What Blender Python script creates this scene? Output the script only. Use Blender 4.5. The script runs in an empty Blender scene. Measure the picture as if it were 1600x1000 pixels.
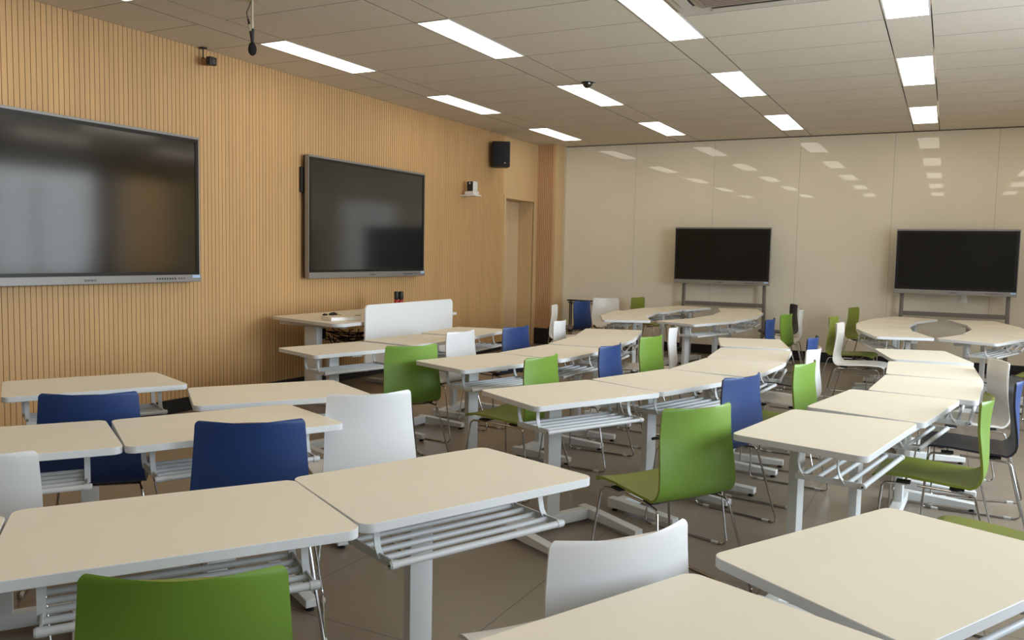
import bpy, bmesh, math, random
from mathutils import Vector, Matrix
random.seed(7)
SC = bpy.context.scene
COL = SC.collection

# ------------------------------------------------------------------ camera
CAM_H = 1.4456
F_PX = 1306.43
R0 = ((0.8865167631654427, 0.46226246983665664, 0.0200359079450042),      # image right
      (0.05412113375789572, -0.06059245473834446, -0.9966942647118732),   # image down
      (-0.45952032763244166, 0.8846705394717831, -0.07873439580817064))   # view direction
cam = bpy.data.cameras.new('camera')
cam.sensor_width = 36.0
cam.sensor_fit = 'HORIZONTAL'
cam.lens = F_PX / 1600.0 * 36.0
cam.clip_start = 0.02
cam_o = bpy.data.objects.new('camera', cam)
COL.objects.link(cam_o)
right, down, fwd = (Vector(v) for v in R0)
cam_o.matrix_world = Matrix(((right.x, -down.x, -fwd.x, 0.0),
                             (right.y, -down.y, -fwd.y, 0.0),
                             (right.z, -down.z, -fwd.z, CAM_H),
                             (0, 0, 0, 1)))
SC.camera = cam_o

# ------------------------------------------------------------------ world, daylight, exposure
SC.view_settings.view_transform = 'Standard'
SC.view_settings.look = 'None'
SC.view_settings.exposure = -0.07
SC.view_settings.gamma = 1.0
SC.view_settings.use_curve_mapping = False
LAMP_L = 4.8                       # radiance of the ceiling panels
LAMP_C = (1.0, 0.905, 0.765)
DAY_W = 150.0                       # watts of daylight through each window
DAY_C = (0.76, 0.885, 1.0)
w = bpy.data.worlds.new('sky')
SC.world = w
w.use_nodes = True
w.node_tree.nodes['Background'].inputs['Color'].default_value = (0.62, 0.78, 1.0, 1)
w.node_tree.nodes['Background'].inputs['Strength'].default_value = 0.9

# room extents
XL, XR, YN, YF, ZC = -5.928, 3.00, -2.60, 12.538, 3.19
WINDOWS = [(-2.0, 0.6), (1.2, 3.8), (4.4, 7.4), (8.2, 10.9), (11.2, 12.4)]
SKY_PART = [0.3, 0.75, 2.0, 0.26, 2.0]      # the fourth is turned down to soften its reflection in the left display, the last is behind a closed curtain
WZ0, WZ1 = 0.80, 2.85
for i, (y0, y1) in enumerate(WINDOWS):
    l = bpy.data.lights.new('daylight', 'AREA')
    l.shape = 'RECTANGLE'
    l.size, l.size_y = WZ1 - WZ0, y1 - y0
    l.energy = DAY_W * (y1 - y0) / 2.6 * SKY_PART[i]
    l.color = DAY_C if i != 3 else (0.93, 0.96, 0.94)
    o = bpy.data.objects.new('daylight', l)
    COL.objects.link(o)
    o.location = (XR + 0.32, (y0 + y1) / 2, (WZ0 + WZ1) / 2)
    o.rotation_euler = (0, math.radians(72), 0)      # skylight comes in slightly downwards
    l.spread = math.radians(150)

# ------------------------------------------------------------------ materials
def mat(name, col, rough=0.5, metal=0.0, spec=0.5, ior=None, emit=None, es=0.0, var=0.0, vscale=8.0, coat=0.0, bump=0.0, bscale=200.0, stretch=None):
    m = bpy.data.materials.new(name)
    m.use_nodes = True
    nt = m.node_tree
    b = nt.nodes['Principled BSDF']
    b.inputs['Base Color'].default_value = (*col, 1)
    b.inputs['Roughness'].default_value = rough
    b.inputs['Metallic'].default_value = metal
    b.inputs['Specular IOR Level'].default_value = spec
    if ior: b.inputs['IOR'].default_value = ior
    if coat:
        b.inputs['Coat Weight'].default_value = coat
        b.inputs['Coat Roughness'].default_value = 0.004
    if emit:
        b.inputs['Emission Color'].default_value = (*emit, 1)
        b.inputs['Emission Strength'].default_value = es
    if var or bump:
        tc = nt.nodes.new('ShaderNodeTexCoord')
        src = tc.outputs['Object']
        if stretch:
            mp = nt.nodes.new('ShaderNodeMapping')
            mp.inputs['Scale'].default_value = stretch
            nt.links.new(src, mp.inputs['Vector'])
            src = mp.outputs['Vector']
    if var:
        n = nt.nodes.new('ShaderNodeTexNoise')
        n.inputs['Scale'].default_value = vscale
        n.inputs['Detail'].default_value = 4
        nt.links.new(src, n.inputs['Vector'])
        r = nt.nodes.new('ShaderNodeMapRange')
        r.inputs['From Min'].default_value = 0.25
        r.inputs['From Max'].default_value = 0.75
        r.inputs['To Min'].default_value = 1 - var
        r.inputs['To Max'].default_value = 1 + var
        nt.links.new(n.outputs['Fac'], r.inputs['Value'])
        mx = nt.nodes.new('ShaderNodeVectorMath')
        mx.operation = 'SCALE'
        mx.inputs[0].default_value = col
        nt.links.new(r.outputs['Result'], mx.inputs['Scale'])
        nt.links.new(mx.outputs['Vector'], b.inputs['Base Color'])
    if bump:
        n2 = nt.nodes.new('ShaderNodeTexNoise')
        n2.inputs['Scale'].default_value = bscale
        nt.links.new(src, n2.inputs['Vector'])
        bp = nt.nodes.new('ShaderNodeBump')
        bp.inputs['Strength'].default_value = bump
        bp.inputs['Distance'].default_value = 0.002
        nt.links.new(n2.outputs['Fac'], bp.inputs['Height'])
        nt.links.new(bp.outputs['Normal'], b.inputs['Normal'])
    return m

M = {}
M['top'] = mat('cream_laminate', (0.86, 0.79, 0.645), 0.42, var=0.02, vscale=3, bump=0.05, bscale=600)
M['edge'] = mat('white_edge_band', (0.70, 0.70, 0.69), 0.4, var=0.01, vscale=5)
M['frame'] = mat('white_painted_steel', (0.66, 0.66, 0.635), 0.38, var=0.015, vscale=6)
M['rail'] = mat('grey_white_tube', (0.64, 0.645, 0.64), 0.35, var=0.02, vscale=9)
M['black'] = mat('black_plastic', (0.012, 0.012, 0.012), 0.45, var=0.1, vscale=20)
M['green'] = mat('green_shell', (0.165, 0.295, 0.030), 0.42, var=0.03, vscale=4, bump=0.03, bscale=400)
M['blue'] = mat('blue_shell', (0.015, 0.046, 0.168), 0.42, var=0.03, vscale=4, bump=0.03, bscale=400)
M['white'] = mat('white_shell', (0.77, 0.76, 0.74), 0.38, var=0.01, vscale=4, bump=0.03, bscale=400)
M['green_front'] = mat('olive_green_front', (0.215, 0.255, 0.028), 0.45, var=0.03, vscale=4, bump=0.03, bscale=400)
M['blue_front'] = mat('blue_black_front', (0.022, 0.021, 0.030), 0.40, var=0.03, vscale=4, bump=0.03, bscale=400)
M['white_front'] = mat('cream_white_front', (0.76, 0.725, 0.66), 0.40, var=0.01, vscale=4, bump=0.03, bscale=400)  # warm light on the white shell's inner face, put into its colour
M['chrome'] = mat('chrome', (0.50, 0.485, 0.47), 0.16, metal=1.0, var=0.02, vscale=30)
M['glide'] = mat('clear_glide', (0.55, 0.54, 0.50), 0.4, var=0.02, vscale=30)
M['ceil'] = mat('mineral_tile', (0.74, 0.67, 0.565), 0.9, spec=0.2, var=0.03, vscale=40, bump=0.25, bscale=300)
M['gap'] = mat('gap_shade', (0.20, 0.17, 0.135), 0.9, var=0.1, vscale=5)  # dark colour stands for the shade inside the tile gaps
M['lamp'] = mat('lamp_diffuser', (0.9, 0.9, 0.9), 0.5, emit=LAMP_C, es=LAMP_L, var=0.005, vscale=5)
M['lampframe'] = mat('lamp_rim', (0.75, 0.73, 0.70), 0.5, var=0.01, vscale=5)
M['wood'] = mat('beech_slat', (0.615, 0.372, 0.160), 0.55, var=0.07, vscale=1.0, stretch=(9, 9, 0.8))
M['groove'] = mat('slat_groove', (0.30, 0.175, 0.08), 0.8, var=0.1, vscale=6)
M['plainwood'] = mat('beech_panel', (0.66, 0.46, 0.235), 0.5, var=0.05, vscale=1.0, stretch=(7, 7, 0.7))
M['doorwood'] = mat('beech_door', (0.70, 0.52, 0.31), 0.5, var=0.05, vscale=1.0, stretch=(7, 7, 0.7))
M['pilwood'] = mat('reddish_slat', (0.62, 0.365, 0.185), 0.55, var=0.07, vscale=1.0, stretch=(9, 9, 0.8))
M['glasswall'] = mat('cream_back_painted_glass', (0.83, 0.755, 0.60), 0.6, spec=0.0, coat=1.0, var=0.015, vscale=1.5)
M['wallpaint'] = mat('wall_paint', (0.66, 0.61, 0.50), 0.8, var=0.02, vscale=3)
M['rearpaint'] = mat('rear_wall_paint', (0.30, 0.27, 0.22), 0.8, var=0.02, vscale=3)
M['base'] = mat('black_skirting', (0.010, 0.009, 0.009), 0.5, var=0.1, vscale=5)
M['silver'] = mat('silver_bezel', (0.30, 0.285, 0.27), 0.45, metal=0.5, var=0.02, vscale=10)
M['screen'] = mat('display_glass', (0.008, 0.0072, 0.0055), 0.10, ior=1.85, var=0.1, vscale=2)
M['matte_screen'] = mat('matte_display_glass', (0.0085, 0.007, 0.0052), 0.28, spec=0.32, var=0.1, vscale=2)
M['bezel'] = mat('black_bezel', (0.006, 0.006, 0.006), 0.3, var=0.1, vscale=10)
M['stand'] = mat('grey_brown_steel', (0.20, 0.175, 0.155), 0.4, metal=0.3, var=0.03, vscale=10)
M['logo'] = mat('dark_grey_print', (0.06, 0.06, 0.06), 0.6, var=0.02, vscale=10)
M['panel'] = mat('white_board_panel', (0.86, 0.865, 0.85), 0.4, var=0.01, vscale=3)
M['cable'] = mat('black_cable', (0.010, 0.009, 0.009), 0.5, var=0.1, vscale=20)
M['strip'] = mat('grey_power_strip', (0.22, 0.21, 0.20), 0.5, var=0.05, vscale=20)
M['red'] = mat('red_plastic', (0.42, 0.015, 0.012), 0.3, var=0.03, vscale=20)
M['mesh'] = mat('speaker_cloth', (0.008, 0.007, 0.007), 0.7, var=0.2, vscale=300)
M['camwhite'] = mat('white_plastic', (0.78, 0.75, 0.72), 0.35, var=0.01, vscale=20)
M['foam'] = mat('black_foam', (0.014, 0.012, 0.011), 0.95, var=0.2, vscale=200, bump=0.5, bscale=500)
M['cream'] = mat('cream_plastic', (0.60, 0.53, 0.38), 0.5, var=0.02, vscale=20)
M['ac'] = mat('off_white_plastic', (0.60, 0.55, 0.48), 0.5, var=0.02, vscale=6)
M['acgrille'] = mat('taupe_filter_grille', (0.36, 0.29, 0.235), 0.7, var=0.05, vscale=40)
M['curtain'] = mat('beige_curtain', (0.55, 0.42, 0.25), 0.9, var=0.05, vscale=8)
_c = M['curtain'].node_tree
_t = _c.nodes.new('ShaderNodeBsdfTranslucent'); _t.inputs['Color'].default_value = (0.80, 0.66, 0.46, 1)
_m = _c.nodes.new('ShaderNodeMixShader'); _m.inputs[0].default_value = 0.55
_c.links.new(_c.nodes['Principled BSDF'].outputs[0], _m.inputs[1]); _c.links.new(_t.outputs[0], _m.inputs[2])
_c.links.new(_m.outputs[0], _c.nodes['Material Output'].inputs['Surface'])
M['winframe'] = mat('window_frame_paint', (0.7, 0.7, 0.7), 0.5, var=0.02, vscale=8)
M['metaltrim'] = mat('pale_metal_trim', (0.72, 0.62, 0.46), 0.35, metal=0.3, var=0.02, vscale=8)
M['blueled'] = mat('pale_blue_sticker', (0.45, 0.62, 0.85), 0.4, var=0.02, vscale=40)
g = bpy.data.materials.new('window_glass')
g.use_nodes = True
nt = g.node_tree
nt.nodes.clear()
out = nt.nodes.new('ShaderNodeOutputMaterial')
mx = nt.nodes.new('ShaderNodeMixShader')
mx.inputs[0].default_value = 0.08
tr = nt.nodes.new('ShaderNodeBsdfTransparent')
gl = nt.nodes.new('ShaderNodeBsdfGlossy')
gl.inputs['Roughness'].default_value = 0.02
nt.links.new(tr.outputs[0], mx.inputs[1]); nt.links.new(gl.outputs[0], mx.inputs[2]); nt.links.new(mx.outputs[0], out.inputs[0])
M['glass'] = g

def floor_mat():
    m = bpy.data.materials.new('taupe_floor_tile')
    m.use_nodes = True
    nt = m.node_tree
    b = nt.nodes['Principled BSDF']
    tc = nt.nodes.new('ShaderNodeTexCoord')
    mp = nt.nodes.new('ShaderNodeMapping')
    mp.inputs['Location'].default_value = (1.518, -0.10, 0)
    br = nt.nodes.new('ShaderNodeTexBrick')
    br.offset = 0.0
    br.inputs['Scale'].default_value = 1.0
    br.inputs['Brick Width'].default_value = 0.86
    br.inputs['Row Height'].default_value = 1.2
    br.inputs['Mortar Size'].default_value = 0.0025
    br.inputs['Mortar Smooth'].default_value = 0.2
    br.inputs['Color1'].default_value = (0.215, 0.172, 0.128, 1)
    br.inputs['Color2'].default_value = (0.228, 0.183, 0.137, 1)
    br.inputs['Mortar'].default_value = (0.075, 0.058, 0.043, 1)
    n = nt.nodes.new('ShaderNodeTexNoise')
    n.inputs['Scale'].default_value = 2.2
    n.inputs['Detail'].default_value = 8
    r = nt.nodes.new('ShaderNodeMapRange')
    r.inputs['To Min'].default_value = 0.9
    r.inputs['To Max'].default_value = 1.1
    sc = nt.nodes.new('ShaderNodeVectorMath'); sc.operation = 'SCALE'
    nt.links.new(tc.outputs['Object'], mp.inputs['Vector'])
    nt.links.new(mp.outputs['Vector'], br.inputs['Vector'])
    nt.links.new(tc.outputs['Object'], n.inputs['Vector'])
    nt.links.new(n.outputs['Fac'], r.inputs['Value'])
    nt.links.new(br.outputs['Color'], sc.inputs[0])
    nt.links.new(r.outputs['Result'], sc.inputs['Scale'])
    nt.links.new(sc.outputs['Vector'], b.inputs['Base Color'])
    b.inputs['Roughness'].default_value = 0.32
    b.inputs['Specular IOR Level'].default_value = 0.45
    return m
M['floor'] = floor_mat()

# ------------------------------------------------------------------ mesh helpers
def link(name, bm, m, parent=None, smooth=True, angle=35):
    me = bpy.data.meshes.new(name)
    bm.normal_update()
    bm.to_mesh(me)
    bm.free()
    for x in (m if isinstance(m, (list, tuple)) else [m]):
        me.materials.append(M[x])
    if smooth:
        for p in me.polygons: p.use_smooth = True
        me.set_sharp_from_angle(angle=math.radians(angle))
    o = bpy.data.objects.new(name, me)
    COL.objects.link(o)
    if parent: o.parent = parent
    return o

def box(bm, x0, x1, y0, y1, z0, z1, mi=0, bev=0.0):
    vs = [bm.verts.new(p) for p in ((x0,y0,z0),(x1,y0,z0),(x1,y1,z0),(x0,y1,z0),(x0,y0,z1),(x1,y0,z1),(x1,y1,z1),(x0,y1,z1))]
    fs = []
    for q in ((0,3,2,1),(4,5,6,7),(0,1,5,4),(1,2,6,5),(2,3,7,6),(3,0,4,7)):
        f = bm.faces.new([vs[i] for i in q]); f.material_index = mi; fs.append(f)
    if bev:
        es = list({e for f in fs for e in f.edges})
        r = bmesh.ops.bevel(bm, geom=es, offset=bev, segments=2, profile=0.6, affect='EDGES')
        for f in r['faces']: f.material_index = mi
    return vs

def rounded(poly, r, seg=6):
    """outline with rounded corners; poly counter-clockwise; r one radius or one per corner"""
    n = len(poly); out = []
    for i in range(n):
        a, p, c = Vector(poly[i-1]), Vector(poly[i]), Vector(poly[(i+1) % n])
        rr = r[i] if isinstance(r, (list, tuple)) else r
        u = (a - p).normalized(); v = (c - p).normalized()
        if rr <= 0: out.append(p); continue
        half = math.acos(max(-1, min(1, u.dot(v)))) / 2
        t = rr / math.tan(half)
        cc = p + (u + v).normalized() * (rr / math.sin(half))
        s = (p + u*t) - cc; e = (p + v*t) - cc
        a0 = math.atan2(s.y, s.x); a1 = math.atan2(e.y, e.x)
        d = (a1 - a0 + math.pi) % (2*math.pi) - math.pi
        for k in range(seg + 1):
            th = a0 + d*k/seg
            out.append(Vector((cc.x + rr*math.cos(th), cc.y + rr*math.sin(th))))
    return out

def prism(bm, outline, z0, z1, mi_top=0, mi_side=0, mi_bot=None, bev=0.0, xf=None):
    """extruded outline with a small chamfer on its two rims"""
    n = len(outline)
    cen = sum((Vector((p[0], p[1])) for p in outline), Vector((0, 0))) / n
    rings = []
    def ring(z, off):
        pts = []
        for i, p in enumerate(outline):
            p = Vector((p[0], p[1]))
            if off:
                a = Vector(outline[i-1][:2]); c = Vector(outline[(i+1) % n][:2])
                t = (c - a).normalized(); nrm = Vector((t.y, -t.x))
                p = p - nrm*off
            q = Vector((p.x, p.y, z))
            pts.append(bm.verts.new(xf(q) if xf else q))
        return pts
    if bev:
        rs = [ring(z0, bev), ring(z0 + bev, 0), ring(z1 - bev, 0), ring(z1, bev)]
    else:
        rs = [ring(z0, 0), ring(z1, 0)]
    for a, b in zip(rs, rs[1:]):
        for i in range(n):
            f = bm.faces.new((a[i], a[(i+1) % n], b[(i+1) % n], b[i])); f.material_index = mi_side
    f = bm.faces.new(rs[-1]); f.material_index = mi_top
    f = bm.faces.new(list(reversed(rs[0]))); f.material_index = mi_side if mi_bot is None else mi_bot

def fillet(pts, r, seg=6):
    pts = [Vector(p) for p in pts]
    out = [pts[0]]
    for a, p, c in zip(pts, pts[1:], pts[2:]):
        u = a - p; v = c - p
        lu, lv = u.length, v.length
        u.normalize(); v.normalize()
        half = math.acos(max(-1, min(1, u.dot(v)))) / 2
        if half > math.pi/2 - 0.02: out.append(p); continue
        t = min(r / math.tan(half), lu*0.49, lv*0.49)
        s, e = p + u*t, p + v*t
        for k in range(seg + 1):
            f = k / seg
            out.append((1-f)**2*s + 2*f*(1-f)*p + f*f*e)
    out.append(pts[-1])
    return out

def tube(bm, pts, rad, seg=8, mi=0, cap=True):
    pts = [Vector(p) for p in pts]
    t0 = (pts[1] - pts[0]).normalized()
    up = Vector((0, 0, 1)) if abs(t0.z) < 0.9 else Vector((1, 0, 0))
    nrm = t0.cross(up).normalized()
    rings = []
    for i, p in enumerate(pts):
        if i == 0: t = pts[1] - pts[0]
        elif i == len(pts)-1: t = pts[-1] - pts[-2]
        else: t = (pts[i+1]-p).normalized() + (p-pts[i-1]).normalized()
        t.normalize()
        nrm = (nrm - t*nrm.dot(t)).normalized()
        bn = t.cross(nrm)
        rr = rad[i] if isinstance(rad, (list, tuple)) else rad
        rings.append([bm.verts.new(p + (nrm*math.cos(2*math.pi*k/seg) + bn*math.sin(2*math.pi*k/seg))*rr) for k in range(seg)])
    for a, b in zip(rings, rings[1:]):
        for k in range(seg):
            f = bm.faces.new((a[k], a[(k+1) % seg], b[(k+1) % seg], b[k])); f.material_index = mi
    if cap:
        f = bm.faces.new(list(reversed(rings[0]))); f.material_index = mi
        f = bm.faces.new(rings[-1]); f.material_index = mi

def strip(bm, pts, wx, th, x0, mi=0):
    """flat bar following (y, z) points, wx wide along x, th thick"""
    n = len(pts); A = []
    for i, (y, z) in enumerate(pts):
        p = Vector((y, z))
        a = Vector(pts[max(0, i-1)]); c = Vector(pts[min(n-1, i+1)])
        t = (c - a).normalized(); q = Vector((-t.y, t.x)) * th/2
        A.append([bm.verts.new((x0 + sx*wx/2, (p + q*sy).x, (p + q*sy).y)) for sx, sy in ((-1,-1),(1,-1),(1,1),(-1,1))])
    for a, b in zip(A, A[1:]):
        for k in range(4): bm.faces.new((a[k], a[(k+1) % 4], b[(k+1) % 4], b[k])).material_index = mi
    bm.faces.new(list(reversed(A[0]))).material_index = mi
    bm.faces.new(A[-1]).material_index = mi

def lathe(bm, prof, seg=20, mi=0, cx=0, cy=0):
    rs = []
    for r, z in prof:
        rs.append([bm.verts.new((cx + r*math.cos(2*math.pi*k/seg), cy + r*math.sin(2*math.pi*k/seg), z)) for k in range(seg)])
    for a, b in zip(rs, rs[1:]):
        for k in range(seg): bm.faces.new((a[k], a[(k+1) % seg], b[(k+1) % seg], b[k])).material_index = mi
    bm.faces.new(list(reversed(rs[0]))).material_index = mi
    bm.faces.new(rs[-1]).material_index = mi

def thing(name, label, cat, loc=(0, 0, 0), rz=0.0, group=None):
    o = bpy.data.objects.new(name, None)
    o.empty_display_size = 0.1
    COL.objects.link(o)
    o.location = loc
    o.rotation_euler = (0, 0, rz)
    o['label'] = label; o['category'] = cat
    if group: o['group'] = group
    return o

def tag(o, label, cat, group=None):
    o['label'] = label; o['category'] = cat
    if group: o['group'] = group
    return o

def structure(o):
    o['kind'] = 'structure'
    return o

KIDS = {}
def remember(root):
    """parts and sub-parts of a finished thing"""
    def kids(o): return [(c, kids(c)) for c in COL.objects if c.parent is o]
    KIDS[root.name] = kids(root)

def dup(root, loc, rz, label, group=None):
    def cp(items, par):
        for c, sub in items:
            d = c.copy(); COL.objects.link(d); d.parent = par
            cp(sub, d)
    r = root.copy(); COL.objects.link(r)
    r.location = loc; r.rotation_euler = (0, 0, rz)
    r['label'] = label
    if group: r['group'] = group
    cp(KIDS[root.name], r)
    return r

rad = math.radians
BM = bmesh.new

# ------------------------------------------------------------------ room shell
bm = BM(); box(bm, XL-0.4, XR+0.2, YN-0.2, YF+0.2, -0.12, 0.0)
structure(link('floor', bm, 'floor', smooth=False))

# ceiling: real tiles with shadow gaps, strips between them carry the lamps
LX0, LPX, LY0, LPY, LLEN, LWID = -0.3555, 1.605, 6.088, 2.572, 1.246, 0.272
strips = [LX0 - LPX*k for k in range(-1, 4)]            # 1.25 ... -5.17
rows = [LY0 + LPY*k for k in range(-3, 3)]
HS = 0.152
xs = []
prev = XL
for c in sorted(strips):
    xs.append(('bay', prev, c - HS)); xs.append(('strip', c - HS, c + HS)); prev = c + HS
xs.append(('bay', prev, XR))
bm = BM()
pitch = LPY / 4
ylines = [LY0 + pitch*k - pitch for k in range(-13, 12)]
ylines = sorted(y for y in ylines if YN < y < YF)
ye = [YN] + ylines + [YF]
G = 0.0032
def tile(bm, *a):
    n0 = len(bm.faces)
    box(bm, *a)
    bm.faces.ensure_lookup_table()
    for f in bm.faces[n0+1:]: f.material_index = 1      # groove shade painted on: cut edges and back take the dark gap colour
for kind, x0, x1 in xs:
    if kind == 'bay':
        for a, b in zip(ye, ye[1:]):
            tile(bm, x0 + 0.005, x1 - 0.005, a + G, b - G, ZC, ZC + 0.02)
    else:
        cells = []
        cuts = sorted([r - LPY/4 for r in rows] + [r + LPY/4 for r in rows])
        cuts = [c for c in cuts if YN < c < YF]
        ee = [YN] + cuts + [YF]
        for a, b in zip(ee, ee[1:]):
            mid = (a + b) / 2
            if min(abs(mid - r) for r in rows) < 0.3 and b - a > 1.0: continue
            tile(bm, x0 + 0.004, x1 - 0.004, a + G, b - G, ZC + 0.001, ZC + 0.02)
box(bm, XL-0.4, XR+0.2, YN-0.2, YF+0.2, ZC + 0.06, ZC + 0.15, mi=1)
structure(link('ceiling', bm, ['ceil', 'gap'], smooth=False))

# left wall: beech slats with grooves
bm = BM()
SL, GR, GD = 0.0425, 0.0042, 0.006
y1 = 11.05
n = int((y1 - YN) / SL)
prof = []
y = y1
for i in range(n):
    prof += [(XL, y, 0), (XL, y - (SL - GR), 1), (XL - GD, y - (SL - GR), 1), (XL - GD, y - SL, 1)]
    y -= SL
prof.append((XL, y, 0))
bot = [bm.verts.new((a, b, 0.0)) for a, b, _ in prof]
top = [bm.verts.new((a, b, ZC + 0.05)) for a, b, _ in prof]
for i in range(len(prof) - 1):
    f = bm.faces.new((bot[i], top[i], top[i+1], bot[i+1]))
    f.material_index = prof[i][2]
box(bm, XL - 0.12, XL - GD - 0.001, YN - 0.1, y1, 0, ZC + 0.05, mi=1)
structure(link('wall_left', bm, ['wood', 'groove'], smooth=False))

# plain beech corner section with the door recess
DY0, DY1, DZ, DD = 11.13, 12.08, 2.275, 0.26
bm = BM()
X0 = XL - 0.40
box(bm, X0, XL, y1 + 0.004, DY0, 0, ZC)
box(bm, X0, XL, DY1, YF + 0.1, 0, ZC)
box(bm, X0, XL, DY0, DY1, DZ, ZC)
structure(link('wall_corner', bm, 'plainwood', smooth=False))
bm = BM(); box(bm, XL - DD - 0.05, XL - DD, DY0, DY1 - 0.006, 0.005, DZ - 0.004)
d1 = structure(link('door_1', bm, 'doorwood', smooth=False))
bm = BM(); box(bm, XL - 0.012, XL + 0.012, DY0 - 0.06, DY0, 0, DZ + 0.05, bev=0.003); box(bm, XL - 0.012, XL + 0.012, DY1, DY1 + 0.06, 0, DZ + 0.05, bev=0.003); box(bm, XL - 0.012, XL + 0.012, DY0, DY1, DZ, DZ + 0.05, bev=0.003)
structure(link('trim_1', bm, 'plainwood', smooth=False))

# slatted pilaster in the corner
PX = -5.60
PY = 12.20
bm = BM()
prof = []
x = XL
k = 0
while x < PX - 0.085:
    prof += [(x, PY, 0), (x + 0.027, PY, 1), (x + 0.027, PY + 0.007, 1), (x + 0.0325, PY + 0.007, 1)]
    x += 0.0325
prof += [(x, PY, 0), (PX - 0.035, PY, 2), (PX, PY, 2), (PX, YF, 2)]
bot = [bm.verts.new((a, b, 0)) for a, b, _ in prof]
top = [bm.verts.new((a, b, ZC)) for a, b, _ in prof]
for i in range(len(prof) - 1):
    f = bm.faces.new((bot[i], bot[i+1], top[i+1], top[i])); f.material_index = prof[i][2]
structure(link('trim_2', bm, ['pilwood', 'groove', 'plainwood'], smooth=False))
bm = BM(); box(bm, PX, PX + 0.022, YF - 0.028, YF - 0.004, 0.0, ZC)
structure(link('trim_3', bm, 'metaltrim', smooth=False))

# back wall: back-painted glass panels
bm = BM()
seams = [PX + 0.02] + [-4.392 + 1.2215*k for k in range(0, 8)]
seams = [s for s in seams if s < XR] + [XR]
for a, b in zip(seams, seams[1:]):
    box(bm, a + 0.0012, b - 0.0012, YF, YF + 0.02, 0.0, ZC - 0.012)
box(bm, XL - 0.2, XR + 0.1, YF + 0.03, YF + 0.12, 0.0, ZC + 0.05, mi=1)
structure(link('wall_back', bm, ['glasswall', 'gap'], smooth=False))
bm = BM(); box(bm, PX + 0.024, XR, YF - 0.014, YF - 0.001, 0.0, 0.14, bev=0.003)
structure(link('baseboard_back', bm, 'base', smooth=False))
bm = BM(); box(bm, XL + 0.0005, XL + 0.012, YN, DY0 - 0.07, 0.0, 0.125, bev=0.003)
structure(link('baseboard_left', bm, 'base', smooth=False))
bm = BM(); box(bm, XL + 0.001, PX + 0.012, PY - 0.012, PY - 0.001, 0.0, 0.26, bev=0.003); box(bm, PX + 0.001, PX + 0.012, PY, YF - 0.03, 0.0, 0.26)
structure(link('baseboard_pilaster', bm, 'base', smooth=False))

# right wall with windows, rear wall
bm = BM()
ys = [YN - 0.1]
for a, b in WINDOWS: ys += [a, b]
ys.append(YF + 0.1)
for i in range(0, len(ys), 2): box(bm, XR, XR + 0.22, ys[i], ys[i+1], 0, ZC + 0.05)
for a, b in WINDOWS:
    box(bm, XR, XR + 0.22, a, b, 0, WZ0); box(bm, XR, XR + 0.22, a, b, WZ1, ZC + 0.05)
structure(link('wall_right', bm, 'wallpaint', smooth=False))
bm = BM(); box(bm, XL - 0.2, XR + 0.2, YN - 0.12, YN, 0, ZC + 0.05)
structure(link('wall_rear', bm, 'rearpaint', smooth=False))
for i, (a, b) in enumerate(WINDOWS):
    bm = BM()
    for y0, y2, z0, z2 in ((a, b, WZ0, WZ0+0.05), (a, b, WZ1-0.05, WZ1), (a, a+0.05, WZ0+0.05, WZ1-0.05), (b-0.05, b, WZ0+0.05, WZ1-0.05), ((a+b)/2-0.03, (a+b)/2+0.03, WZ0+0.05, WZ1-0.05)):
        box(bm, XR + 0.08, XR + 0.13, y0, y2, z0, z2)
    wn = structure(link('window_%d' % (i+1), bm, 'winframe', smooth=False))
    bm = BM(); box(bm, XR + 0.100, XR + 0.106, a + 0.05, b - 0.05, WZ0 + 0.05, WZ1 - 0.05)
    link('pane', bm, 'glass', wn, smooth=False)

# ------------------------------------------------------------------ ceiling lamps
def make_lamp():
    t = thing('ceiling_light', '', 'ceiling light')
    bm = BM(); box(bm, -LWID/2, LWID/2, -LLEN/2, LLEN/2, -0.002, 0.004)
    link('diffuser', bm, 'lamp', t, smooth=False)
    bm = BM()
    W2, L2 = LWID/2 + 0.012, LLEN/2 + 0.016
    for x0, x1, y0, yb in ((-W2, -LWID/2 - 0.0005, -L2, L2), (LWID/2 + 0.0005, W2, -L2, L2), (-LWID/2, LWID/2, -L2, -LLEN/2 - 0.0005), (-LWID/2, LWID/2, LLEN/2 + 0.0005, L2)):
        box(bm, x0, x1, y0, yb, -0.003, 0.012)
    link('rim', bm, 'lampframe', t, smooth=False)
    remember(t)
    return t
lamp0 = make_lamp()
rown = {0: 'far out of frame', 1: 'behind', 2: 'overhead', 3: 'nearest', 4: 'middle', 5: 'farthest'}
cname = {-5.17: 'left row, beside the slatted wall', -3.57: 'second row from the slatted wall', -1.96: 'third row from the slatted wall', -0.36: 'fourth row from the slatted wall, rightmost seen'}
first = True
for c in strips:
    key = min(cname, key=lambda q: abs(q - c))
    seen = abs(key - c) < 0.1
    for k, r in enumerate(rows[1:]):
        if seen and k >= 2:
            lab = '%s lit ceiling panel of the %s' % (('nearest', 'middle', 'farthest')[k-2], cname[key])
            grp = 'lit ceiling panels in rows'
        else:
            lab = 'lit ceiling panel seen only mirrored in the glass back wall'
            grp = 'lit ceiling panels outside the frame'
        if first:
            o = lamp0; o.location = (c, r, ZC); o['label'] = lab; o['group'] = grp; first = False
        else:
            dup(lamp0, (c, r, ZC), 0, lab, grp)

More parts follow.
